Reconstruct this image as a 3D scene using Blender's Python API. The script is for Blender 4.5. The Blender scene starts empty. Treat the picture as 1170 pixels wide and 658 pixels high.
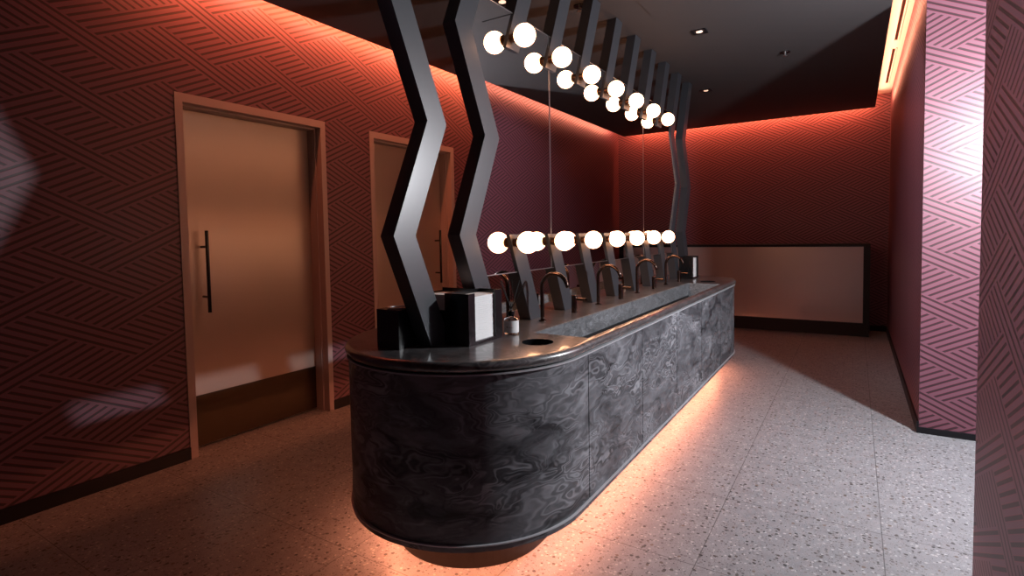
import bpy, bmesh, math, random
from mathutils import Matrix, Vector
random.seed(7)
S = bpy.context.scene
COL = S.collection
PI = math.pi
H = 1.35
# ------------------------------------------------------------------ camera
cd = bpy.data.cameras.new('camera'); cam = bpy.data.objects.new('camera', cd); COL.objects.link(cam)
cam.matrix_world = Matrix(((0.845252, -0.011213, 0.534250, 0.0),
                           (0.534082, 0.050411, -0.843929, 0.0),
                           (-0.017469, 0.998666, 0.048598, H),
                           (0, 0, 0, 1)))
cd.sensor_width = 36; cd.lens = 619.418 / 1170 * 36; cd.shift_y = -30 / 1170; cd.clip_start = 0.05
S.camera = cam
# ------------------------------------------------------------------ world, exposure
w = bpy.data.worlds.new('world'); S.world = w; w.use_nodes = True
w.node_tree.nodes['Background'].inputs[0].default_value = (0.5, 0.5, 0.6, 1)
w.node_tree.nodes['Background'].inputs[1].default_value = 0.01
S.view_settings.view_transform = 'Standard'; S.view_settings.look = 'None'
S.view_settings.exposure = 0.15; S.view_settings.gamma = 1.0; S.view_settings.use_curve_mapping = False
S.cycles.use_denoising = True
S.cycles.max_bounces = 8; S.cycles.diffuse_bounces = 4; S.cycles.glossy_bounces = 5
S.cycles.caustics_reflective = True; S.cycles.caustics_refractive = False
S.cycles.sample_clamp_indirect = 6.0; S.cycles.blur_glossy = 0.5

# ------------------------------------------------------------------ lamps of the room, plus two added fill lights
def area(name, loc, direction, sx, sy, power, color, spread=PI):
    l = bpy.data.lights.new(name, 'AREA'); l.shape = 'RECTANGLE'; l.size = sx; l.size_y = sy
    l.energy = power; l.color = color; l.spread = spread
    o = bpy.data.objects.new(name, l); COL.objects.link(o); o.location = loc
    o.rotation_euler = Vector(direction).to_track_quat('-Z', 'Y').to_euler()
    return o
# bright white lamp standing in the side corridor on the right
l = bpy.data.lights.new('corridor_lamp', 'POINT'); l.energy = 260; l.color = (0.93, 0.96, 1.0); l.shadow_soft_size = 0.05
o = bpy.data.objects.new('corridor_lamp', l); COL.objects.link(o); o.location = (0.985, 3.41, 1.97)
CORAL = (1.0, 0.235, 0.095)
area('cove_light_left', (-3.275, 4.95, 3.05), (-1, 0, -0.5), 6.8, 0.03, 80, CORAL)
area('cove_light_back', (-1.53, 8.41, 3.05), (0, 1, -0.5), 3.4, 0.03, 42, CORAL)
area('cove_light_right', (0.225, 6.4, 2.985), (1, 0, 0.4), 3.9, 0.03, 22, (1.0, 0.34, 0.19))
area('hall_fill', (-1.6, 0.2, 2.7), (1, 0.75, -0.4), 0.8, 0.8, 9.0, (0.85, 0.88, 1.0), math.radians(72))  # added soft fill, no fixture: mirror bounce onto the near right wall
# added spot at the downlight, stands in for mirror-bounced light on right wall
l = bpy.data.lights.new('mirror_bounce_spot', 'SPOT'); l.energy = 50; l.color = (0.95, 0.93, 1.0); l.shadow_soft_size = 0.03
l.spot_size = math.radians(68); l.spot_blend = 0.6
o = bpy.data.objects.new('mirror_bounce_spot', l); COL.objects.link(o); o.location = (-1.036, 4.405, 2.87)
o.rotation_euler = (Vector((0.37, 5.3, 1.8)) - o.location).to_track_quat('-Z', 'Y').to_euler()

# ------------------------------------------------------------------ materials
def mat(name, color, rough=0.5, metal=0.0, spec=0.5, emit=None, strength=0, transmission=0, coat=0):
    m = bpy.data.materials.new(name); m.use_nodes = True
    b = m.node_tree.nodes['Principled BSDF']
    b.inputs['Base Color'].default_value = (*color, 1); b.inputs['Roughness'].default_value = rough
    b.inputs['Metallic'].default_value = metal; b.inputs['Specular IOR Level'].default_value = spec
    b.inputs['Transmission Weight'].default_value = transmission; b.inputs['Coat Weight'].default_value = coat
    if emit: b.inputs['Emission Color'].default_value = (*emit, 1); b.inputs['Emission Strength'].default_value = strength
    return m
class NT:
    def __init__(s, m): s.t = m.node_tree; s.b = s.t.nodes['Principled BSDF']
    def n(s, ty, **k):
        x = s.t.nodes.new(ty)
        for a, v in k.items(): setattr(x, a, v)
        return x
    def l(s, a, b): s.t.links.new(a, b)
    def put(s, sock, v):
        if isinstance(v, (int, float)): sock.default_value = v
        elif isinstance(v, tuple): sock.default_value = v
        else: s.l(v, sock)
    def m(s, op, a, b=0.0, c=0.0):
        x = s.n('ShaderNodeMath', operation=op); s.put(x.inputs[0], a); s.put(x.inputs[1], b); s.put(x.inputs[2], c)
        return x.outputs[0]
    def mix(s, f, a, b):
        x = s.n('ShaderNodeMix', data_type='RGBA'); s.put(x.inputs[0], f); s.put(x.inputs[6], a); s.put(x.inputs[7], b)
        return x.outputs[2]
    def ramp(s, f, stops):
        x = s.n('ShaderNodeValToRGB'); s.put(x.inputs[0], f); e = x.color_ramp.elements
        while len(e) < len(stops): e.new(0.5)
        for q, (p, c) in zip(e, stops): q.position = p; q.color = (*c, 1) if len(c) == 3 else c
        return x.outputs[0]
    def noise(s, vec, scale, detail=3, rough=0.5, dist=0.0):
        x = s.n('ShaderNodeTexNoise'); s.l(vec, x.inputs['Vector']); x.inputs['Scale'].default_value = scale
        x.inputs['Detail'].default_value = detail; x.inputs['Roughness'].default_value = rough; x.inputs['Distortion'].default_value = dist
        return x
    def coord(s): return s.n('ShaderNodeTexCoord').outputs['Object']

def wallpaper(name):
    m = mat(name, (0.2, 0.07, 0.1), 0.5, 0.0, 0.6); t = NT(m)
    sx = t.n('ShaderNodeSeparateXYZ'); t.l(t.coord(), sx.inputs[0])
    u = t.m('MULTIPLY', t.m('ADD', sx.outputs[0], sx.outputs[1]), 0.50)
    v = 1 / 0.040
    p = t.m('MULTIPLY', t.m('ADD', sx.outputs[2], u), v)
    q = t.m('MULTIPLY', t.m('SUBTRACT', sx.outputs[2], u), v)
    P = 8.0                                              # one repeat: a narrow bundle of three lines, a wide one
    def cut(v_):
        d = t.m('DIVIDE', v_, P)
        return t.m('FLOOR', d), t.m('LESS_THAN', t.m('FRACT', d), 3.0 / P)
    ip, np_ = cut(p); iq, nq = cut(q)
    par = t.m('GREATER_THAN', t.m('FLOORED_MODULO', t.m('ADD', ip, iq), 2.0), 0.5)
    one = lambda x: t.m('SUBTRACT', 1.0, x)
    # 1: lines keep q constant, 0: lines keep p constant
    both = t.m('MULTIPLY', np_, nq); none = t.m('MULTIPLY', one(np_), one(nq))
    sel = t.m('MINIMUM', t.m('ADD', t.m('MULTIPLY', nq, one(np_)), t.m('ADD', t.m('MULTIPLY', none, par), t.m('MULTIPLY', both, one(par)))), 1.0)
    c = t.m('ADD', t.m('MULTIPLY', sel, q), t.m('MULTIPLY', t.m('SUBTRACT', 1.0, sel), p))
    f = t.m('ABSOLUTE', t.m('SUBTRACT', t.m('FRACT', c), 0.5))     # 0.5 at stripe border .. 0 mid
    # ends of the lines stop short of the next bundle
    col = t.ramp(t.m('MULTIPLY', f, 2.0), [(0.0, (0.028, 0.010, 0.014)), (0.33, (0.03, 0.011, 0.015)), (0.43, (0.27, 0.055, 0.09)), (0.57, (0.185, 0.074, 0.105)), (1.0, (0.185, 0.074, 0.105))])
    nz = t.noise(t.coord(), 420, 2)
    col2 = t.mix(t.m('MULTIPLY', nz.outputs[0], 0.35), col, (0.09, 0.03, 0.045, 1))
    t.l(col2, t.b.inputs['Base Color'])
    bh = t.ramp(t.m('MULTIPLY', f, 2.0), [(0.22, (0, 0, 0)), (0.40, (1, 1, 1))])
    bp = t.n('ShaderNodeBump'); bp.inputs['Strength'].default_value = 0.15; bp.inputs['Distance'].default_value = 0.003
    t.l(bh, bp.inputs['Height']); t.l(bp.outputs[0], t.b.inputs['Normal'])
    return m
def terrazzo():
    m = mat('terrazzo', (0.5, 0.5, 0.5), 0.42, 0, 0.4); t = NT(m); c = t.coord()
    base = t.noise(c, 14, 4).outputs[0]
    col = t.ramp(base, [(0.3, (0.38, 0.38, 0.395)), (0.7, (0.48, 0.48, 0.495))])
    def chips(scale, thr, lo, hi, col, seed):
        mp = t.n('ShaderNodeMapping'); t.l(c, mp.inputs[0]); mp.inputs['Location'].default_value = (seed, seed * 2, 0)
        vo = t.n('ShaderNodeTexVoronoi'); vo.inputs['Scale'].default_value = scale; t.l(mp.outputs[0], vo.inputs['Vector'])
        nd = t.noise(mp.outputs[0], scale * 1.7, 1).outputs[0]
        d = t.m('ADD', vo.outputs['Distance'], t.m('MULTIPLY', t.m('SUBTRACT', nd, 0.5), 0.35))
        sp = t.n('ShaderNodeSeparateColor'); t.l(vo.outputs['Color'], sp.inputs[0])
        mask = t.m('MULTIPLY', t.m('LESS_THAN', d, thr), t.m('GREATER_THAN', sp.outputs[0], lo))
        shade = t.ramp(sp.outputs[1], hi)
        return t.mix(mask, col, shade)
    col = chips(170, 0.36, 0.35, [(0, (0.62, 0.62, 0.63)), (0.6, (0.34, 0.34, 0.35)), (1, (0.22, 0.22, 0.23))], col, 3)
    col = chips(62, 0.36, 0.45, [(0, (0.74, 0.74, 0.75)), (0.4, (0.60, 0.60, 0.60)), (0.45, (0.20, 0.20, 0.21)), (1, (0.34, 0.33, 0.32))], col, 11)
    col = chips(40, 0.30, 0.66, [(0, (0.10, 0.10, 0.105)), (0.6, (0.16, 0.15, 0.14)), (0.8, (0.33, 0.25, 0.2)), (1, (0.07, 0.07, 0.08))], col, 23)
    col = chips(95, 0.26, 0.82, [(0, (0.06, 0.06, 0.06)), (1, (0.16, 0.16, 0.16))], col, 31)
    sx = t.n('ShaderNodeSeparateXYZ'); t.l(c, sx.inputs[0])
    def joint(s, off):
        a = t.m('ABSOLUTE', t.m('SUBTRACT', t.m('FRACT', t.m('ADD', t.m('DIVIDE', t.m('SUBTRACT', s, off), 0.65), 0.5)), 0.5))
        return t.m('LESS_THAN', a, 0.0032)
    j = t.m('MAXIMUM', joint(sx.outputs[0], -0.535), joint(sx.outputs[1], 2.19))
    col = t.mix(t.m('MULTIPLY', j, 0.7), col, (0.10, 0.10, 0.10, 1))
    dk = t.n('ShaderNodeMix', data_type='RGBA', blend_type='MULTIPLY'); dk.inputs[0].default_value = 1; t.l(col, dk.inputs[6]); dk.inputs[7].default_value = (0.60, 0.605, 0.62, 1)
    t.l(dk.outputs[2], t.b.inputs['Base Color'])
    return m
def marble(name, lo, hi, vein, rough=0.32, scale=1.0):
    m = mat(name, lo, rough, 0, 1.0 if 'top' in name else 0.5); t = NT(m); c = t.coord()
    mp = t.n('ShaderNodeMapping'); t.l(c, mp.inputs[0]); mp.inputs['Rotation'].default_value = (0.22, 0.18, 0.4); mp.inputs['Scale'].default_value = (0.9, 0.9, 2.3)
    w1 = t.noise(mp.outputs[0], 2.2 * scale, 3, 0.55)
    va = t.n('ShaderNodeVectorMath', operation='MULTIPLY_ADD'); t.l(w1.outputs['Color'], va.inputs[0]); va.inputs[1].default_value = (1.1, 1.1, 1.1); t.l(mp.outputs[0], va.inputs[2])
    w2 = t.noise(va.outputs[0], 1.9 * scale, 4, 0.6, 2.2)
    w3 = t.noise(va.outputs[0], 1.6 * scale, 2, 0.5, 1.2)
    r1 = t.ramp(w2.outputs[0], [(0.32, lo), (0.52, tuple((a + b) / 2 for a, b in zip(lo, hi))), (0.70, hi)])
    sn = t.m('SINE', t.m('MULTIPLY', w3.outputs[0], 95.0))
    vm = t.ramp(t.m('MULTIPLY_ADD', sn, 0.5, 0.5), [(0.35, (0, 0, 0)), (1.0, (0.6, 0.6, 0.6))])
    w4 = t.ramp(t.noise(va.outputs[0], 2.6 * scale, 4).outputs[0], [(0.44, (0.05, 0.05, 0.05)), (0.66, (1, 1, 1))])
    f = t.n('ShaderNodeMix', data_type='RGBA', blend_type='MULTIPLY'); f.inputs[0].default_value = 1; t.l(vm, f.inputs[6]); t.l(w4, f.inputs[7])
    t.l(t.mix(f.outputs[2], r1, (*vein, 1)), t.b.inputs['Base Color'])
    return m
M = {}
M['wall'] = wallpaper('wallpaper')
M['floor'] = terrazzo()
M['marble'] = marble('soapstone_panels', (0.018, 0.018, 0.022), (0.20, 0.205, 0.225), (0.50, 0.51, 0.55), 0.42)
M['marble_top'] = marble('soapstone_top', (0.03, 0.028, 0.03), (0.12, 0.11, 0.11), (0.24, 0.23, 0.23), 0.33, 1.3)
_b = M['marble_top'].node_tree.nodes['Principled BSDF']; _b.inputs['Coat Weight'].default_value = 0.7; _b.inputs['Coat Roughness'].default_value = 0.07
M['basin'] = marble('soapstone_basin', (0.07, 0.075, 0.08), (0.18, 0.185, 0.2), (0.36, 0.37, 0.40), 0.45, 1.8)
M['post'] = mat('charcoal_post', (0.035, 0.039, 0.047), 0.35, 0.0, 1.0)
M['black'] = mat('black_plastic', (0.006, 0.006, 0.007), 0.22, 0, 0.5)
M['skirting'] = mat('black_skirting', (0.006, 0.006, 0.008), 0.5, 0, 0.3)
M['ceiling'] = mat('dark_ceiling', (0.047, 0.042, 0.044), 0.75, 0, 0.3)
M['cove'] = mat('cove_paint', (0.75, 0.72, 0.68), 0.7)
M['frame'] = mat('door_frame_paint', (0.42, 0.32, 0.31), 0.42, 0, 0.5)
M['bronze'] = mat('dark_bronze', (0.20, 0.11, 0.075), 0.28, 1.0)
M['kick'] = mat('kick_plate_bronze', (0.07, 0.05, 0.032), 0.36, 0.9)
M['mount'] = mat('globe_mount_bronze', (0.14, 0.07, 0.04), 0.35, 0.9)
M['faucet'] = mat('faucet_bronze', (0.13, 0.09, 0.075), 0.22, 1.0)
M['mirror'] = mat('mirror_glass', (0.86, 0.86, 0.86), 0.0, 1.0)
M['trim'] = mat('pale_silver_trim', (0.55, 0.55, 0.58), 0.45, 0.3)
M['plinth'] = mat('dark_plinth', (0.025, 0.018, 0.013), 0.5)
M['steel'] = mat('satin_steel', (0.60, 0.60, 0.62), 0.3, 1.0)
M['paper'] = mat('white_paper', (0.88, 0.88, 0.88), 0.85, 0, 0.2)
M['label'] = mat('white_label', (0.80, 0.80, 0.80), 0.6, 0, 0.3)
M['ink'] = mat('label_ink', (0.05, 0.05, 0.06), 0.6)
M['glass'] = mat('clear_glass', (0.95, 0.95, 0.95), 0.03, 0, 0.5, transmission=1.0)
M['reed'] = mat('black_reed', (0.012, 0.010, 0.010), 0.6)
M['globe'] = mat('lit_globe', (0.9, 0.9, 0.9), 0.4, 0, 0.5, (1.0, 0.46, 0.23), 10)
M['led'] = mat('plinth_led', (0.9, 0.9, 0.9), 0.4, 0, 0.5, (1.0, 0.31, 0.155), 110)
M['lens'] = mat('downlight_lens', (0.9, 0.9, 0.9), 0.4, 0, 0.5, (1.0, 0.55, 0.35), 1.2)
M['drain'] = mat('drain_dark', (0.01, 0.01, 0.011), 0.5)
def door_panel_mat(name, col):
    m = mat(name, col, 0.34, 0.6, 0.5); t = NT(m); c = t.coord()
    n = t.noise(c, 3.0, 2).outputs[0]
    t.l(t.mix(t.m('MULTIPLY', n, 0.25), (*col, 1), (col[0] * 0.8, col[1] * 0.8, col[2] * 0.8, 1)), t.b.inputs['Base Color'])
    return m
M['door'] = door_panel_mat('door_metallic_lacquer', (0.52, 0.42, 0.37))
M['bench_panel'] = door_panel_mat('champagne_metal_panel', (0.46, 0.38, 0.36))

# ------------------------------------------------------------------ mesh helpers
def link(name, bm, m, parent=None, smooth=False, bevel=0.0, seg=2):
    if bevel > 0:
        es = [e for e in bm.edges if len(e.link_faces) == 2 and e.calc_face_angle(0) > 0.6]
        bmesh.ops.bevel(bm, geom=es, offset=bevel, segments=seg, affect='EDGES', profile=0.5, clamp_overlap=True)
    bmesh.ops.recalc_face_normals(bm, faces=bm.faces)
    me = bpy.data.meshes.new(name); bm.to_mesh(me); bm.free()
    me.materials.append(M[m] if isinstance(m, str) else m)
    if smooth:
        for p in me.polygons: p.use_smooth = True
    o = bpy.data.objects.new(name, me); COL.objects.link(o)
    if parent: o.parent = parent; o.location = -Vector(parent['at']) if 'at' in parent else (0, 0, 0)
    return o
def box(bm, x0, x1, y0, y1, z0, z1):
    vs = [bm.verts.new((x, y, z)) for x in (x0, x1) for y in (y0, y1) for z in (z0, z1)]
    for f in ((0, 1, 3, 2), (4, 6, 7, 5), (0, 4, 5, 1), (2, 3, 7, 6), (0, 2, 6, 4), (1, 5, 7, 3)): bm.faces.new([vs[i] for i in f])
    return vs
def B(*args):
    bm = bmesh.new(); box(bm, *args); return bm
def prism(bm, pts, z0, z1):            # pts in xy
    a = [bm.verts.new((x, y, z0)) for x, y in pts]; b = [bm.verts.new((x, y, z1)) for x, y in pts]
    bm.faces.new(a[::-1]); bm.faces.new(b); n = len(pts)
    for i in range(n): bm.faces.new((a[i], a[(i + 1) % n], b[(i + 1) % n], b[i]))
def prism_x(bm, pts, x0, x1):          # pts in yz
    a = [bm.verts.new((x0, y, z)) for y, z in pts]; b = [bm.verts.new((x1, y, z)) for y, z in pts]
    bm.faces.new(a[::-1]); bm.faces.new(b); n = len(pts)
    for i in range(n): bm.faces.new((a[i], a[(i + 1) % n], b[(i + 1) % n], b[i]))
def cyl(bm, c, r, h, axis='Z', seg=24, r2=None):
    R = {'Z': Matrix.Identity(4), 'X': Matrix.Rotation(PI / 2, 4, 'Y'), 'Y': Matrix.Rotation(-PI / 2, 4, 'X')}[axis]
    bmesh.ops.create_cone(bm, cap_ends=True, segments=seg, radius1=r, radius2=r if r2 is None else r2, depth=h, matrix=Matrix.Translation(c) @ R)
def tube(bm, pts, r, seg=12):
    pts = [Vector(p) for p in pts]; rings = []
    t0 = (pts[1] - pts[0]).normalized(); up = Vector((0, 1, 0)) if abs(t0.y) < 0.9 else Vector((1, 0, 0))
    nrm = t0.cross(up).normalized()
    for i, p in enumerate(pts):
        t = (pts[min(i + 1, len(pts) - 1)] - pts[max(i - 1, 0)]).normalized()
        nrm = (nrm - t * nrm.dot(t)).normalized(); bn = t.cross(nrm)
        rings.append([bm.verts.new(p + (nrm * math.cos(2 * PI * k / seg) + bn * math.sin(2 * PI * k / seg)) * r) for k in range(seg)])
    for a, b in zip(rings, rings[1:]):
        for k in range(seg): bm.faces.new((a[k], a[(k + 1) % seg], b[(k + 1) % seg], b[k]))
    bm.faces.new(rings[0][::-1]); bm.faces.new(rings[-1])
def thing(name, label, cat, at=(0, 0, 0), group=None, kind=None):
    o = bpy.data.objects.new(name, None); COL.objects.link(o); o.location = at; o['at'] = tuple(float(a) for a in at); o.empty_display_size = 0.1
    return tag(o, label, cat, group, kind)
def tag(o, label=None, cat=None, group=None, kind=None):
    if label: o['label'] = label
    if cat: o['category'] = cat
    if group: o['group'] = group
    if kind: o['kind'] = kind
    return o
def struct(name, bm, m, label, cat, **k): return tag(link(name, bm, m, None, **k), label, cat, kind='structure')
def copy_tree(o, parent=None):
    c = o.copy(); COL.objects.link(c)
    if parent: c.parent = parent
    for ch in list(o.children): copy_tree(ch, c)
    return c

# ------------------------------------------------------------------ room shell
XL, XR, YB, YP, YN = -3.465, 0.37, 8.60, 4.41, 2.67
CZ = 2.90; TZ = 3.10
struct('floor', B(-3.75, 3.2, -2.0, 9.0, -0.10, 0.0), 'floor', 'grey terrazzo floor of large square tiles', 'floor')
bm = bmesh.new()
D1 = (1.753, 2.767); D2 = (3.302, 4.345); DT = 2.20
for y0, y1 in ((-2.0, D1[0]), (D1[1], D2[0]), (D2[1], 9.0)): box(bm, XL - 0.25, XL, y0, y1, 0, TZ)
for y0, y1 in (D1, D2): box(bm, XL - 0.25, XL, y0, y1, DT, TZ)
struct('wall_left', bm, 'wall', 'long burgundy wall with woven line pattern and two doors', 'wall')
struct('wall_back', B(XL, XR + 0.3, YB, YB + 0.2, 0, TZ), 'wall', 'far burgundy patterned wall behind the low cabinet', 'wall')
struct('wall_right', B(XR, 3.2, YP, YB, 0, TZ), 'wall', 'pink patterned wall corner on the right, lit bright by white light', 'wall')
struct('wall_near', B(0.40, 1.0, -2.0, YN, 0, TZ), 'wall', 'dim patterned wall at the right edge of the photo', 'wall')
struct('wall_corridor', B(3.0, 3.2, -2.0, YP, 0, TZ), 'wall', 'end wall of the side corridor', 'wall')
struct('wall_front', B(XL, 3.0, -2.0, -1.8, 0, TZ), 'wall', 'wall behind the viewer', 'wall')
bm = bmesh.new()
box(bm, -3.265, 0.20, -1.8, 8.40, CZ, CZ + 0.045)
struct('ceiling', bm, 'ceiling', 'dark charcoal dropped ceiling with lit edges', 'ceiling')
struct('ceiling_corridor', B(0.40, 3.0, -1.8, YP, CZ, CZ + 0.045), 'ceiling', 'dark ceiling of the side corridor', 'ceiling')
struct('ceiling_cove', B(-3.75, 3.2, -2.0, 9.0, TZ, TZ + 0.1), 'cove', 'pale upper ceiling seen in the glowing cove', 'ceiling')
# skirting
struct('baseboard_left', B(XL, XL + 0.012, -1.8, 1.711, 0, 0.075), 'skirting', 'black skirting along the left wall', 'baseboard', bevel=0.002)
struct('baseboard_middle', B(XL, XL + 0.012, 2.806, 3.26, 0, 0.075), 'skirting', 'black skirting between the two doors', 'baseboard', bevel=0.002)
struct('baseboard_far_left', B(XL, XL + 0.012, 4.39, 8.04, 0, 0.075), 'skirting', 'black skirting past the second door', 'baseboard', bevel=0.002)
struct('baseboard_back', B(0.18, XR - 0.012, YB - 0.012, YB, 0, 0.075), 'skirting', 'black skirting on the far wall', 'baseboard', bevel=0.002)
struct('baseboard_right', B(XR - 0.012, XR, YP - 0.012, YB, 0, 0.075), 'skirting', 'black skirting on the right side wall', 'baseboard', bevel=0.002)
struct('baseboard_corner', B(XR, 3.0, YP - 0.012, YP, 0, 0.04), 'skirting', 'black skirting under the bright wall corner', 'baseboard', bevel=0.002)

# ------------------------------------------------------------------ doors
def door(n, y0, y1, oy0, oy1, hy, label):
    t = thing(f'door_{n}', label, 'door', (XL, (y0 + y1) / 2, 0), kind='structure')
    DP = XL - 0.135
    bm = bmesh.new(); f = 0.006
    box(bm, XL - 0.0, XL + f, oy0, y0, 0, 2.248); box(bm, XL, XL + f, y1, oy1, 0, 2.248); box(bm, XL, XL + f, y0, y1, DT, 2.248)
    # jamb lining with a rebate
    box(bm, DP - 0.04, XL + f, y1 - 0.004, y1, 0, DT); box(bm, DP - 0.04, XL - 0.055, y1 - 0.016, y1, 0, DT)
    box(bm, DP - 0.04, XL + f, y0, y0 + 0.004, 0, DT); box(bm, DP - 0.04, XL - 0.055, y0, y0 + 0.016, 0, DT)
    box(bm, DP - 0.04, XL + f, y0, y1, DT - 0.004, DT); box(bm, DP - 0.04, XL - 0.055, y0, y1, DT - 0.016, DT)
    link('door_frame', bm, 'frame', t)
    link('door_panel', B(DP - 0.04, DP, y0 + 0.018, y1 - 0.018, 0.012, DT - 0.018), 'door', t, bevel=0.002)
    link('kick_plate', B(DP, DP + 0.003, y0 + 0.018, y1 - 0.018, 0.014, 0.345), 'kick', t)
    bm = bmesh.new(); hx = DP + 0.07
    cyl(bm, (hx, hy, 1.15), 0.011, 0.53); 
    for z in (1.31, 0.985): cyl(bm, ((hx + DP) / 2, hy, z), 0.008, 0.07, 'X', 16)
    tag(link('door_handle', bm, 'black', t, smooth=False), 'black tubular pull bar')
    link('door_back', B(XL - 0.25, DP - 0.05, y0, y1, 0, DT), 'skirting', t)
door(1, *D1, 1.711, 2.806, 1.905, 'nearer bronze door with black pull handle and dark kick plate')
door(2, *D2, 3.260, 4.390, 4.235, 'farther bronze door half hidden behind the zigzag posts')

# ------------------------------------------------------------------ vanity island
CXI, YA, YZ = -1.5, 2.0, 5.37
def stadium(r, n=40):
    pts = [(CXI + r * math.cos(a), YA + r * math.sin(a)) for a in [PI + PI * i / n for i in range(n + 1)]]
    pts += [(CXI + r * math.cos(a), YZ + r * math.sin(a)) for a in [PI * i / n for i in range(n + 1)]]
    return pts
isl = thing('vanity_island', 'long rounded dark marble washbasin island with swirled stone cladding', 'washbasin island', (CXI, 3.7, 0))
bm = bmesh.new(); rings = []
for i in range(13):                                  # half-round nose
    q = -PI / 2 + PI * i / 12
    rings.append([bm.verts.new((x, y, 0.8735 + 0.0215 * math.sin(q))) for x, y in stadium(0.5365 + 0.0215 * math.cos(q))])
bm.faces.new(rings[0][::-1]); bm.faces.new(rings[-1])
for ra, rb in zip(rings, rings[1:]):
    for k in range(len(ra)): bm.faces.new((ra[k], ra[(k + 1) % len(ra)], rb[(k + 1) % len(ra)], rb[k]))
top = link('countertop', bm, 'marble_top', isl)
cut = bmesh.new()
TX0, TX1, TY0, TY1 = -1.27, -0.985, 2.17, 4.95
box(cut, TX0, TX1, TY0, TY1, 0.80, 0.95); box(cut, -3.0 - TX1, -3.0 - TX0, TY0, TY1, 0.80, 0.95)
for hx, hy in ((-1.135, 1.985), (-1.865, 1.985), (-1.14, 5.16), (-1.86, 5.16)): cyl(cut, (hx, hy, 0.875), 0.068, 0.15, 'Z', 40)
co = link('cutter', cut, 'marble_top', None); co.location = isl.location * 0
co.location = (0, 0, 0)
md = top.modifiers.new('cut', 'BOOLEAN'); md.operation = 'DIFFERENCE'; md.object = co; md.solver = 'EXACT'
bpy.context.view_layer.update()
me = bpy.data.meshes.new_from_object(top.evaluated_get(bpy.context.evaluated_depsgraph_get()))
top.modifiers.clear(); top.data = me; me.name = 'countertop'
bpy.data.objects.remove(co)
for p in me.polygons: p.use_smooth = True
me.set_sharp_from_angle(angle=0.6)
# edge trims: thin steel bands under the top and above the base
for z0, z1, nm in ((0.842, 0.8475, 'top_trim'), (0.205, 0.2095, 'bottom_trim')):
    P_, Q_ = stadium(0.553), stadium(0.535); bm = bmesh.new()
    r_ = [[bm.verts.new((x, y, z)) for (x, y) in pp] for pp, z in ((P_, z0), (P_, z1), (Q_, z1), (Q_, z0))]
    for i in range(4):
        for k in range(len(P_)): bm.faces.new((r_[i][k], r_[i][(k + 1) % len(P_)], r_[(i + 1) % 4][(k + 1) % len(P_)], r_[(i + 1) % 4][k]))
    tag(link(nm, bm, 'trim', isl), 'thin satin steel edge line')
bm = bmesh.new(); prism(bm, stadium(0.546), 0.182, 0.204); link('base_edge', bm, 'marble', isl, bevel=0.006)
bm = bmesh.new(); prism(bm, stadium(0.35), 0.0, 0.182); tag(link('plinth', bm, 'plinth', isl), 'recessed dark plinth')
# led strip under the overhang
bm = bmesh.new(); a = stadium(0.372); b_ = stadium(0.36)
va = [bm.verts.new((x, y, 0.181)) for x, y in a]; vb = [bm.verts.new((x, y, 0.181)) for x, y in b_]
vc = [bm.verts.new((x, y, 0.176)) for x, y in a]; vd = [bm.verts.new((x, y, 0.176)) for x, y in b_]
n = len(a)
for i in range(n):
    j = (i + 1) % n
    bm.faces.new((va[i], va[j], vc[j], vc[i])); bm.faces.new((vc[i], vc[j], vd[j], vd[i])); bm.faces.new((vd[i], vd[j], vb[j], vb[i])); bm.faces.new((vb[i], vb[j], va[j], va[i]))
tag(link('light_strip', bm, 'led', isl), 'glowing orange light strip')
# cladding panels
def ring_panel(path, r0, r1, z0, z1):
    bm = bmesh.new(); n = len(path)
    rows = []
    for (cx, cy, a) in path:
        c, s = math.cos(a), math.sin(a)
        rows.append([bm.verts.new((cx + r * c, cy + r * s, z)) for r, z in ((r0, z0), (r1, z0), (r1, z1), (r0, z1))])
    for p, q in zip(rows, rows[1:]):
        for k in range(4): bm.faces.new((p[k], p[(k + 1) % 4], q[(k + 1) % 4], q[k]))
    bm.faces.new(rows[0][::-1]); bm.faces.new(rows[-1]); return bm
def clad(path):
    o = link('cladding_panel', ring_panel(path, 0.515, 0.543, 0.2095, 0.842), 'marble', isl)
    return o
G = 0.0032; N = 48
seams = [2.107, 2.804, 3.471, 4.138, 4.805, 5.30]
for sgn, ang in ((1, 0.0), (-1, PI)):
    for y0, y1 in zip(seams, seams[1:]): clad([(CXI, y0 + G, ang), (CXI, y1 - G, ang)])
o = clad([(CXI, seams[0] - G, PI)] + [(CXI, YA, PI + PI * i / N) for i in range(N + 1)] + [(CXI, seams[0] - G, 2 * PI)])
o2 = clad([(CXI, seams[-1] + G, 0.0)] + [(CXI, YZ, PI * i / N) for i in range(N + 1)] + [(CXI, seams[-1] + G, PI)])
for q in (o, o2):
    for p in q.data.polygons: p.use_smooth = True
    q.data.set_sharp_from_angle(angle=0.5)
bm = bmesh.new(); prism(bm, stadium(0.512), 0.21, 0.72); link('inner_core', bm, 'skirting', isl)
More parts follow.
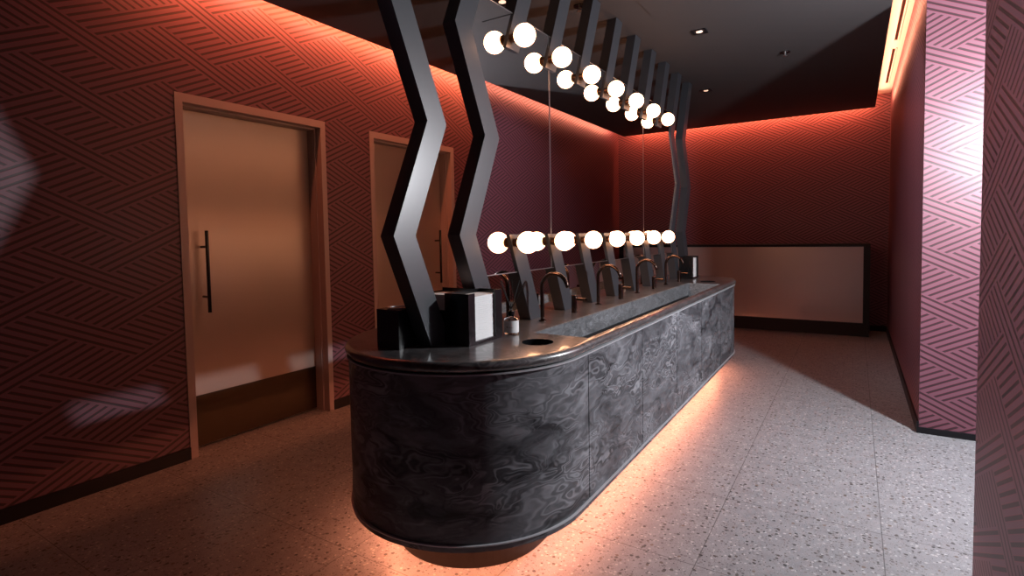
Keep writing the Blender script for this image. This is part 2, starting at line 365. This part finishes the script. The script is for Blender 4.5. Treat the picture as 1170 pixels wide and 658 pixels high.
# basins (trough on each side)
for sg in (1, -1):
    def X(v): return v if sg == 1 else -3.0 - v
    def bx(bm, a, b, *r): box(bm, min(X(a), X(b)), max(X(a), X(b)), *r)
    bm = bmesh.new()
    e = 0.0012
    bx(bm, TX0 + e, TX0 + 0.012, TY0 + e, TY1 - e, 0.787, 0.8945)
    bx(bm, TX1 - 0.010, TX1 - e, TY0 + e, TY1 - e, 0.73, 0.890)
    bx(bm, TX0 + 0.012, TX1 - 0.010, TY0 + e, TY0 + 0.010, 0.73, 0.890); bx(bm, TX0 + 0.012, TX1 - 0.010, TY1 - 0.012, TY1 - e, 0.73, 0.8945)
    bx(bm, TX0 + 0.042, TX1 - 0.010, TY0 + 0.010, TY1 - 0.012, 0.735, 0.762)
    link('basin', bm, 'basin', isl)
    bm = bmesh.new(); bx(bm, TX0 + e, TX0 + 0.0105, TY0 + 0.010, TY1 - 0.012, 0.737, 0.787); bx(bm, TX0 + e, TX0 + 0.042, TY0 + 0.010, TY1 - 0.012, 0.732, 0.737); tag(link('drain_slot', bm, 'drain', isl), 'long black drain slot')
def waste(cx, cy):
    bm = bmesh.new(); seg = 40; prof = [(0.0675, 0.8965), (0.0675, 0.74), (0.0660, 0.74), (0.0660, 0.8965)]
    rows = [[bm.verts.new((cx + r * math.cos(2 * PI * k / seg), cy + r * math.sin(2 * PI * k / seg), z)) for k in range(seg)] for r, z in prof]
    for i in range(4):
        for k in range(seg): bm.faces.new((rows[i][k], rows[i][(k + 1) % seg], rows[(i + 1) % 4][(k + 1) % seg], rows[(i + 1) % 4][k]))
    cyl(bm, (cx, cy, 0.738), 0.0655, 0.003, 'Z', 40)
    tag(link('waste_hole', bm, 'black', isl), 'round black-lined waste hole')
for h in ((-1.135, 1.985), (-1.865, 1.985), (-1.14, 5.16), (-1.86, 5.16)): waste(*h)

# ------------------------------------------------------------------ zigzag posts and mirror
PX0, PX1 = -1.535, -1.465          # post faces
MX0, MX1 = -1.5255, -1.4755        # mirror faces
Y0, DY, W = 1.487, 0.4035, 0.12
ZK = [(0.895, 0.20), (1.355, 0.0), (1.82, 0.208), (2.28, 0.0), (2.90, 0.27)]
MZ0, MZ1 = 1.158, 2.472
def off(z):
    for (z0, a), (z1, b) in zip(ZK, ZK[1:]):
        if z <= z1 + 1e-6: return a + (b - a) * (z - z0) / (z1 - z0)
    return ZK[-1][1]
def yk(k): return Y0 + DY * k
full_labels = {0: 'nearest full-height charcoal zigzag post, closest to the viewer', 1: 'second full-height charcoal zigzag post, at the near end of the mirror',
               9: 'full-height zigzag post at the far end of the mirror', 10: 'farthest zigzag post on the island, just past the mirror'}
def zz_poly(y, z0, z1, w=W):
    zs = [z0] + [z for z, _ in ZK if z0 + 1e-4 < z < z1 - 1e-4] + [z1]
    return [(y + off(z), z) for z in zs] + [(y + off(z) + w, z) for z in reversed(zs)]
for k, lab in full_labels.items():
    bm = bmesh.new(); prism_x(bm, zz_poly(yk(k), 0.8955, 2.8995), PX0, PX1)
    o = link('zigzag_post', bm, 'post', None, bevel=0.0015, seg=1); tag(o, lab, 'post', 'full height zigzag posts')
ORD = ['first', 'second', 'third', 'fourth', 'fifth', 'sixth', 'seventh']
def split_post(k, z0, z1, name, lab, grp):
    bm = bmesh.new()
    if z1 < 2: zones = [(z0, MZ0 - 0.001, 0), (MZ0 - 0.001, z1, 1)]
    else: zones = [(z0, MZ1 + 0.001, 1), (MZ1 + 0.001, z1, 0)]
    for a, b, s in zones:
        P = zz_poly(yk(k), a, b)
        if s: prism_x(bm, P, PX0, MX0 - 0.0005); prism_x(bm, P, MX1 + 0.0005, PX1)
        else: prism_x(bm, P, PX0, PX1)
    o = link(name, bm, 'post', None); tag(o, lab, 'post', grp)
def lamp_mesh():
    bm = bmesh.new(); bmesh.ops.create_uvsphere(bm, u_segments=32, v_segments=20, radius=0.055); return bm
proto = None
for i, k in enumerate(range(2, 9)):
    split_post(k, 0.8955, 1.355, 'slanted_post', f'short slanted charcoal post rising from the counter, {ORD[i]} from the near end', 'short posts on the counter')
    split_post(k, 2.28, 2.8995, 'hanging_post', f'slanted charcoal post hanging from the ceiling over the mirror, {ORD[i]} from the near end', 'posts hanging from the ceiling')
    for zc, where, grp in ((1.313, 'lower', 'globe lights in the lower row'), (2.333, 'upper', 'globe lights in the upper row')):
        loc = (-1.386, yk(k) + 0.048, zc)
        lab = f'lit white globe light in the {where} row along the mirror, {ORD[i]} from the near end'
        if proto is None:
            proto = thing('globe_light', lab, 'lamp', loc, grp); q = proto
            g = link('glass_globe', lamp_mesh(), 'globe', None, smooth=True); g.parent = proto
            bm = bmesh.new(); cyl(bm, (-0.0665, 0, 0), 0.021, 0.024, 'X', 24); cyl(bm, (-0.0525, 0, 0), 0.026, 0.012, 'X', 24)
            h = link('mount', bm, 'mount', None); h.parent = proto
        else:
            q = copy_tree(proto); q.location = loc; tag(q, lab, 'lamp', grp)
        q = copy_tree(proto); q.location = (-3.0 - loc[0], loc[1], loc[2]); q.rotation_euler.z = PI
        tag(q, f'globe light behind the mirror, {where} row, {ORD[i]} from the near end', 'lamp', 'globe lights behind the mirror')
# mirror panels
seamy = [None, 2.757, 4.372, None]
names = ['mirror panel at the near end behind the first globes', 'long middle mirror panel between the two thin upright seams', 'mirror panel at the far end beside the last globes']
def edge(k, right, zs): return [(yk(k) + off(z) + (W + 0.0025 if right else -0.0025), z) for z in zs]
zs = [MZ0, 1.355, 1.82, 2.28, MZ1]
for i in range(3):
    L = edge(1, True, zs) if i == 0 else [(seamy[i] + 0.003, z) for z in (MZ0, MZ1)]
    R = edge(9, False, zs) if i == 2 else [(seamy[i + 1] - 0.003, z) for z in (MZ0, MZ1)]
    t = thing('mirror', names[i], 'mirror', (-1.5, (L[0][0] + R[0][0]) / 2, MZ0), 'mirror panels over the island')
    P = L + R[::-1]
    bm = bmesh.new(); prism_x(bm, P, MX0, MX1); link('mirror_glass', bm, 'mirror', t)
    # thin steel edging along bottom and top and the ends
    bm = bmesh.new(); e = 0.0045
    box(bm, MX0 - 0.0006, MX1 + 0.0006, L[0][0], R[0][0], MZ0 - 0.0003, MZ0 + e)
    box(bm, MX0 - 0.0006, MX1 + 0.0006, L[-1][0], R[-1][0], MZ1 - e, MZ1 + 0.0003)
    for E_, s in ((L, 1), (R, -1)):
        ww = 0.0035 if (E_ is L and i) or (E_ is R and i < 2) else (0.012 if i == 2 else 0.003)
        for (ya, za), (yb, zb) in zip(E_, E_[1:]):
            prism_x(bm, [(ya, za), (yb, zb), (yb + s * ww, zb), (ya + s * ww, za)], MX0 - 0.0006, MX1 + 0.0006)
    tag(link('edge_trim', bm, 'steel', t), 'thin pale metal edging')

# ------------------------------------------------------------------ taps
def tap_pts(x, z0):
    pts = [(0, 0, 0), (0, 0, 0.02)] + [(0, 0, z) for z in (0.06, 0.12, 0.165)]
    r = 0.074; cz = 0.178
    for i in range(0, 15):
        a = PI - (PI + 0.0) * i / 14 * 0.90
        pts.append((r + r * math.cos(a), 0, cz + r * math.sin(a)))
    lx, _, lz = pts[-1]; px, _, pz = pts[-2]
    dx, dz = lx - px, lz - pz; L = math.hypot(dx, dz)
    pts.append((lx + dx / L * 0.02, 0, lz + dz / L * 0.02))
    return pts
tapx = -1.392
proto_t = thing('tap', 'x', 'tap', (tapx, 2.49, 0.895)); proto_m = thing('mixer_handle', 'x', 'tap handle', (-1.375, 2.835, 0.895))
bm = bmesh.new(); tube(bm, tap_pts(0, 0), 0.0105, 14); o = link('spout', bm, 'faucet', None, smooth=True); o.parent = proto_t; o.location = (0, 0, 0.0005)
bm = bmesh.new(); cyl(bm, (0, 0, 0.003), 0.02, 0.005, 'Z', 28); o = link('base_ring', bm, 'faucet', None); o.parent = proto_t; o.location = (0, 0, 0.0005)
bm = bmesh.new(); cyl(bm, (0, 0, 0.0515), 0.0165, 0.102, 'Z', 28); o = link('body', bm, 'faucet', None, bevel=0.002); o.parent = proto_m
bm = bmesh.new(); cyl(bm, (0.046, 0, 0.080), 0.0085, 0.062, 'X', 18); o = link('lever', bm, 'faucet', None); o.parent = proto_m
for i in range(4):
    a = proto_t if i == 0 else copy_tree(proto_t); a.location = (tapx, 2.49 + 0.738 * i, 0.895)
    tag(a, f'tall arched bronze tap on the near side of the counter, {ORD[i]} from the near end', 'tap', 'arched taps on the near side')
    b = copy_tree(proto_t); b.location = (-3 - tapx, 2.49 + 0.738 * i, 0.895); b.rotation_euler.z = PI
    tag(b, f'arched bronze tap on the far counter side, {ORD[i]} from near end', 'tap', 'arched taps on the far side')
    a = proto_m if i == 0 else copy_tree(proto_m); a.location = (-1.372, 2.835 + 0.738 * i, 0.895)
    tag(a, f'short bronze mixer post with side lever, near side, {ORD[i]} from near end', 'tap handle', 'mixer handles on the near side')
    b = copy_tree(proto_m); b.location = (-1.628, 2.835 + 0.738 * i, 0.895); b.rotation_euler.z = PI
    tag(b, f'short bronze mixer post on the far counter side, {ORD[i]} from near end', 'tap handle', 'mixer handles on the far side')

# ------------------------------------------------------------------ counter things
ZT = 0.8955
def towel_box(x0, x1, y0, y1, h, lab, lab2, sg=1):
    cx, cy = (x0 + x1) / 2, (y0 + y1) / 2; hw, hd = (x1 - x0) / 2, (y1 - y0) / 2
    t = thing('towel_dispenser', lab, 'towel holder', (cx, cy, ZT), 'black paper towel holders'); w_ = 0.008
    def L(nm, bm, m, **k):
        o = link(nm, bm, m, None, **k); o.parent = t; return o
    bm = bmesh.new()
    box(bm, -hw, hw, -hd, hd, 0, 0.013)
    box(bm, -hw, hw, -hd, -hd + w_, 0.013, h); box(bm, -hw, hw, hd - w_, hd, 0.013, h)
    a, b = (-hw, -hw + w_) if sg == 1 else (hw - w_, hw)
    box(bm, a, b, -hd + w_, hd - w_, 0.013, h)
    L('casing', bm, 'black', bevel=0.0012, seg=1)
    a, b = (hw - 0.006, hw) if sg == 1 else (-hw, -hw + 0.006)
    L('front_lip', B(a, b, -hd + w_, -hd + 0.045, 0.013, h), 'black'); L('front_lip', B(a, b, hd - 0.052, hd - w_, 0.013, h), 'black')
    p = thing('paper_towel_stack', lab2, 'paper towels', (cx, cy, ZT + 0.0135), 'white paper towel stacks')
    bm = bmesh.new(); n = 22; hh = (h - 0.013 - 0.016) / n
    for i in range(n):
        j = random.uniform(-0.0012, 0.0012); e = hw - w_ - 0.0015
        lo, hi = (-e, e - 0.001) if sg == 1 else (-e + 0.001, e)
        box(bm, lo + abs(j), hi - abs(j), -hd + w_ + 0.002 + abs(j), hd - w_ - 0.002, i * hh, (i + 1) * hh - 0.0006)
    o = link('folded_towels', bm, 'paper', None); o.parent = p
towel_box(-1.458, -1.333, 1.767, 2.015, 0.216, 'black open-sided paper towel holder facing the basins at the near end', 'tall white stack of paper towels in the near holder facing the basins')
t = thing('towel_dispenser', 'black paper towel holder behind the nearest zigzag post and the tall towel box', 'towel holder', (-1.558, 1.91, ZT), 'black paper towel holders')
bm = bmesh.new(); hw, hd, h = 0.081, 0.071, 0.216
box(bm, -hw, hw, -hd, hd, 0, 0.012); box(bm, -hw, hw, hd - 0.008, hd, 0.012, h); box(bm, -hw, -hw + 0.008, -hd, hd - 0.008, 0.012, h - 0.012); box(bm, hw - 0.008, hw, -hd, hd - 0.008, 0.012, h - 0.012)
o = link('casing', bm, 'black', None); o.parent = t
o = link('front_lip', B(-hw + 0.008, hw - 0.008, -hd, -hd + 0.008, 0.012, 0.13), 'black', None); o.parent = t
t = thing('paper_towel_stack', 'white paper towels glimpsed between the nearest zigzag post and the tall towel box', 'paper towels', (-1.558, 1.91, ZT + 0.0125), 'white paper towel stacks')
bm = bmesh.new()
for i in range(20): box(bm, -hw + 0.0095, hw - 0.0095, -hd + 0.0095, hd - 0.0095, i * 0.0093, (i + 1) * 0.0093 - 0.0006)
o = link('folded_towels', bm, 'paper', None); o.parent = t
towel_box(-1.458, -1.333, 5.372, 5.62, 0.216, 'small distant black paper towel holder at the far end of the island', 'white stack of paper towels in the holder at the far end')
# black cube bin at left
t = thing('waste_box', 'low black box with a metal-rimmed hole on top, leftmost on the counter', 'bin', (-1.611, 1.652, ZT))
bm = bmesh.new(); h = 0.16; box(bm, -0.0615, 0.0615, -0.066, 0.066, 0, h); o = link('casing', bm, 'black', None, bevel=0.0015, seg=1); o.parent = t
bm = bmesh.new(); 
rows = []
for r, z in ((0.046, h + 0.0002), (0.046, h + 0.005), (0.037, h + 0.005), (0.037, h + 0.0002)):
    rows.append([bm.verts.new((r * math.cos(2 * PI * k / 36), r * math.sin(2 * PI * k / 36), z)) for k in range(36)])
for i in range(4):
    for k in range(36): bm.faces.new((rows[i][k], rows[i][(k + 1) % 36], rows[(i + 1) % 4][(k + 1) % 36], rows[(i + 1) % 4][k]))
o = link('rim', bm, 'steel', None); o.parent = t; o['label'] = 'shiny metal ring'
bm = bmesh.new(); cyl(bm, (0, 0, h + 0.0008), 0.037, 0.001, 'Z', 36); o = link('opening', bm, 'drain', None); o.parent = t
# reed diffusers
def diffuser(x, y, lab, full=True, seed=1):
    t = thing('reed_diffuser', lab, 'reed diffuser', (x, y, ZT), 'reed diffusers on the counter'); rnd = random.Random(seed)
    prof = [(0.0, 0.0), (0.031, 0.0), (0.034, 0.003), (0.034, 0.066), (0.030, 0.073), (0.013, 0.076), (0.012, 0.086), (0.009, 0.086), (0.010, 0.075), (0.028, 0.070), (0.0315, 0.064), (0.0315, 0.006), (0.0, 0.005)]
    bm = bmesh.new(); seg = 32; rows = []
    for r, z in prof:
        rows.append([bm.verts.new((0, 0, z))] if r == 0 else [bm.verts.new((r * math.cos(2 * PI * k / seg), r * math.sin(2 * PI * k / seg), z)) for k in range(seg)])
    for a, b in zip(rows, rows[1:]):
        for k in range(seg):
            j = (k + 1) % seg
            if len(a) == 1: bm.faces.new((a[0], b[k], b[j]))
            elif len(b) == 1: bm.faces.new((a[k], a[j], b[0]))
            else: bm.faces.new((a[k], a[j], b[j], b[k]))
    o = link('bottle', bm, 'glass', None, smooth=True); o.parent = t
    bm = bmesh.new(); rr = 0.0346; a0, a1 = -PI * 0.95, PI * 0.18; n = 24; r0 = []
    for i in range(n + 1):
        a = a0 + (a1 - a0) * i / n; r0.append([bm.verts.new((q * math.cos(a), q * math.sin(a), z)) for q, z in ((rr, 0.008), (rr, 0.063), (rr + 0.0006, 0.063), (rr + 0.0006, 0.008))])
    for p, q in zip(r0, r0[1:]):
        for k in range(4): bm.faces.new((p[k], p[(k + 1) % 4], q[(k + 1) % 4], q[k]))
    bm.faces.new(r0[0][::-1]); bm.faces.new(r0[-1])
    lb = link('paper_label', bm, 'label', None, smooth=False); lb.parent = t; lb['label'] = 'white label with a small line of dark print'
    bm = bmesh.new(); dirn = -1.12
    for i, wd in enumerate((0.006, 0.002, 0.004, 0.003, 0.002)):
        a = dirn + (i - 2.3) * 0.19
        for s in (0,):
            c, s_ = math.cos(a), math.sin(a); R = rr + 0.0011
            tx, ty = -s_, c
            vs = [bm.verts.new((R * c + tx * u * wd / 2, R * s_ + ty * u * wd / 2, z)) for u, z in ((-1, 0.032), (1, 0.032), (1, 0.0345 if i else 0.038), (-1, 0.0345 if i else 0.038))]
            bm.faces.new(vs)
    o = link('print', bm, 'ink', None); o.parent = lb
    bm = bmesh.new(); cyl(bm, (0, 0, 0.0965), 0.0155, 0.020, 'Z', 28); o = link('collar', bm, 'black', None, bevel=0.002); o.parent = t
    for ax, ay in ((0.075, 0.0), (0.062, 0.03), (0.02, 0.05), (-0.004, -0.01), (-0.05, 0.0), (-0.07, 0.02), (0.03, -0.03)):
        bm = bmesh.new(); L = 0.17
        tube(bm, [(-ax * 0.04, -ay * 0.04, 0.107), (ax, ay, 0.107 + math.sqrt(max(L * L - ax * ax - ay * ay, 0.01)) * 0.86)], 0.0016, 6)
        o = link('reed', bm, 'reed', None); o.parent = t
diffuser(-1.343, 2.105, 'glass reed diffuser bottle with white label and black reeds beside the near towel holder')

# ------------------------------------------------------------------ low cabinet on the far wall
t = thing('low_cabinet', 'long low cabinet with pale metallic front and black frame against the far wall', 'cabinet', (-1.6, 8.3, 0))
x0, x1, yf, yb = -3.45, 0.165, 8.06, 8.59
bm = bmesh.new()
box(bm, x0, x1, yf - 0.012, yb, 1.135, 1.165)
box(bm, 0.10, x1, yf - 0.006, yb, 0.06, 1.135); box(bm, x0, 0.10, yf + 0.02, yb, 0.165, 1.135)
link('frame', bm, 'skirting', t, bevel=0.002)
link('front_panel', B(x0, 0.093, yf, yf + 0.02, 0.172, 1.132), 'bench_panel', t, bevel=0.002)
link('plinth', B(x0, 0.16, yf - 0.002, yb, 0.0, 0.166), 'skirting', t)

# ------------------------------------------------------------------ ceiling fittings
def downlight(x, y, lab, tilt=0):
    t = thing('recessed_downlight', lab, 'ceiling light', (x, y, CZ - 0.0005), 'recessed square downlights'); s = 0.055
    bm = bmesh.new()
    for a in ((-s, s, -s, -s + 0.02), (-s, s, s - 0.02, s), (-s, -s + 0.02, -s + 0.02, s - 0.02), (s - 0.02, s, -s + 0.02, s - 0.02)): box(bm, *a, -0.006, 0)
    o = link('trim', bm, 'skirting', None); o.parent = t
    bm = bmesh.new(); cyl(bm, (0, 0, -0.002), 0.024, 0.004, 'Z', 24); o = link('lens', bm, 'lens', None); o.parent = t
downlight(-1.036, 4.405, 'square recessed downlight in the dark ceiling right of the globe row')
downlight(-1.997, 3.09, 'small lit downlight at the top edge, left of the first hanging post')
downlight(-1.40, 6.25, 'faint far downlight near the farthest zigzag post')
def sprinkler(x, y, lab):
    t = thing('sprinkler_head', lab, 'sprinkler', (x, y, CZ - 0.0005), 'ceiling sprinkler heads')
    bm = bmesh.new(); cyl(bm, (0, 0, -0.004), 0.04, 0.008, 'Z', 28); o = link('rosette', bm, 'black', None, bevel=0.002); o.parent = t
    bm = bmesh.new(); cyl(bm, (0, 0, -0.02), 0.008, 0.026, 'Z', 12); cyl(bm, (0, 0, -0.034), 0.017, 0.003, 'Z', 16); o = link('nozzle', bm, 'steel', None); o.parent = t
sprinkler(-1.60, 3.44, 'round sprinkler head in the ceiling between the hanging posts')
sprinkler(-0.53, 5.33, 'small sprinkler head in the dark ceiling toward the far right')
# access panel
t = thing('ceiling_access_panel', 'flush square access panel in the dark ceiling at the top of the photo', 'access panel', (-0.95, 3.585, CZ - 0.0005))
bm = bmesh.new(); box(bm, -0.295, 0.295, -0.295, 0.295, -0.004, 0); o = link('hatch', bm, 'ceiling', None, bevel=0.001, seg=1); o.parent = t
bm = bmesh.new()
for a in ((-0.30, 0.30, -0.30, -0.2965), (-0.30, 0.30, 0.2965, 0.30), (-0.30, -0.2965, -0.2965, 0.2965), (0.2965, 0.30, -0.2965, 0.2965)): box(bm, *a, -0.002, 0)
o = link('gap', bm, 'skirting', None); o.parent = t
# slot air diffusers in the right cove
for (y0, y1), lab in (((4.2, 6.25), 'nearer dark slot air vent in the glowing cove on the right'), ((6.55, 8.0), 'farther dark slot air vent in the glowing cove on the right')):
    t = thing('slot_vent', lab, 'air vent', (0.30, (y0 + y1) / 2, TZ - 0.0005), 'slot vents in the cove'); L = (y1 - y0) / 2
    bm = bmesh.new(); box(bm, -0.012, 0.012, -L, L, -0.002, 0); o = link('slot', bm, 'bronze', None); o.parent = t
    bm = bmesh.new()
    for a in ((-0.024, -0.012), (0.012, 0.024)): box(bm, *a, -L - 0.03, L + 0.03, -0.006, 0)
    o = link('vent_frame', bm, 'cove', None); o.parent = t
# drop the helper property
for o in COL.objects:
    if 'at' in o: del o['at']
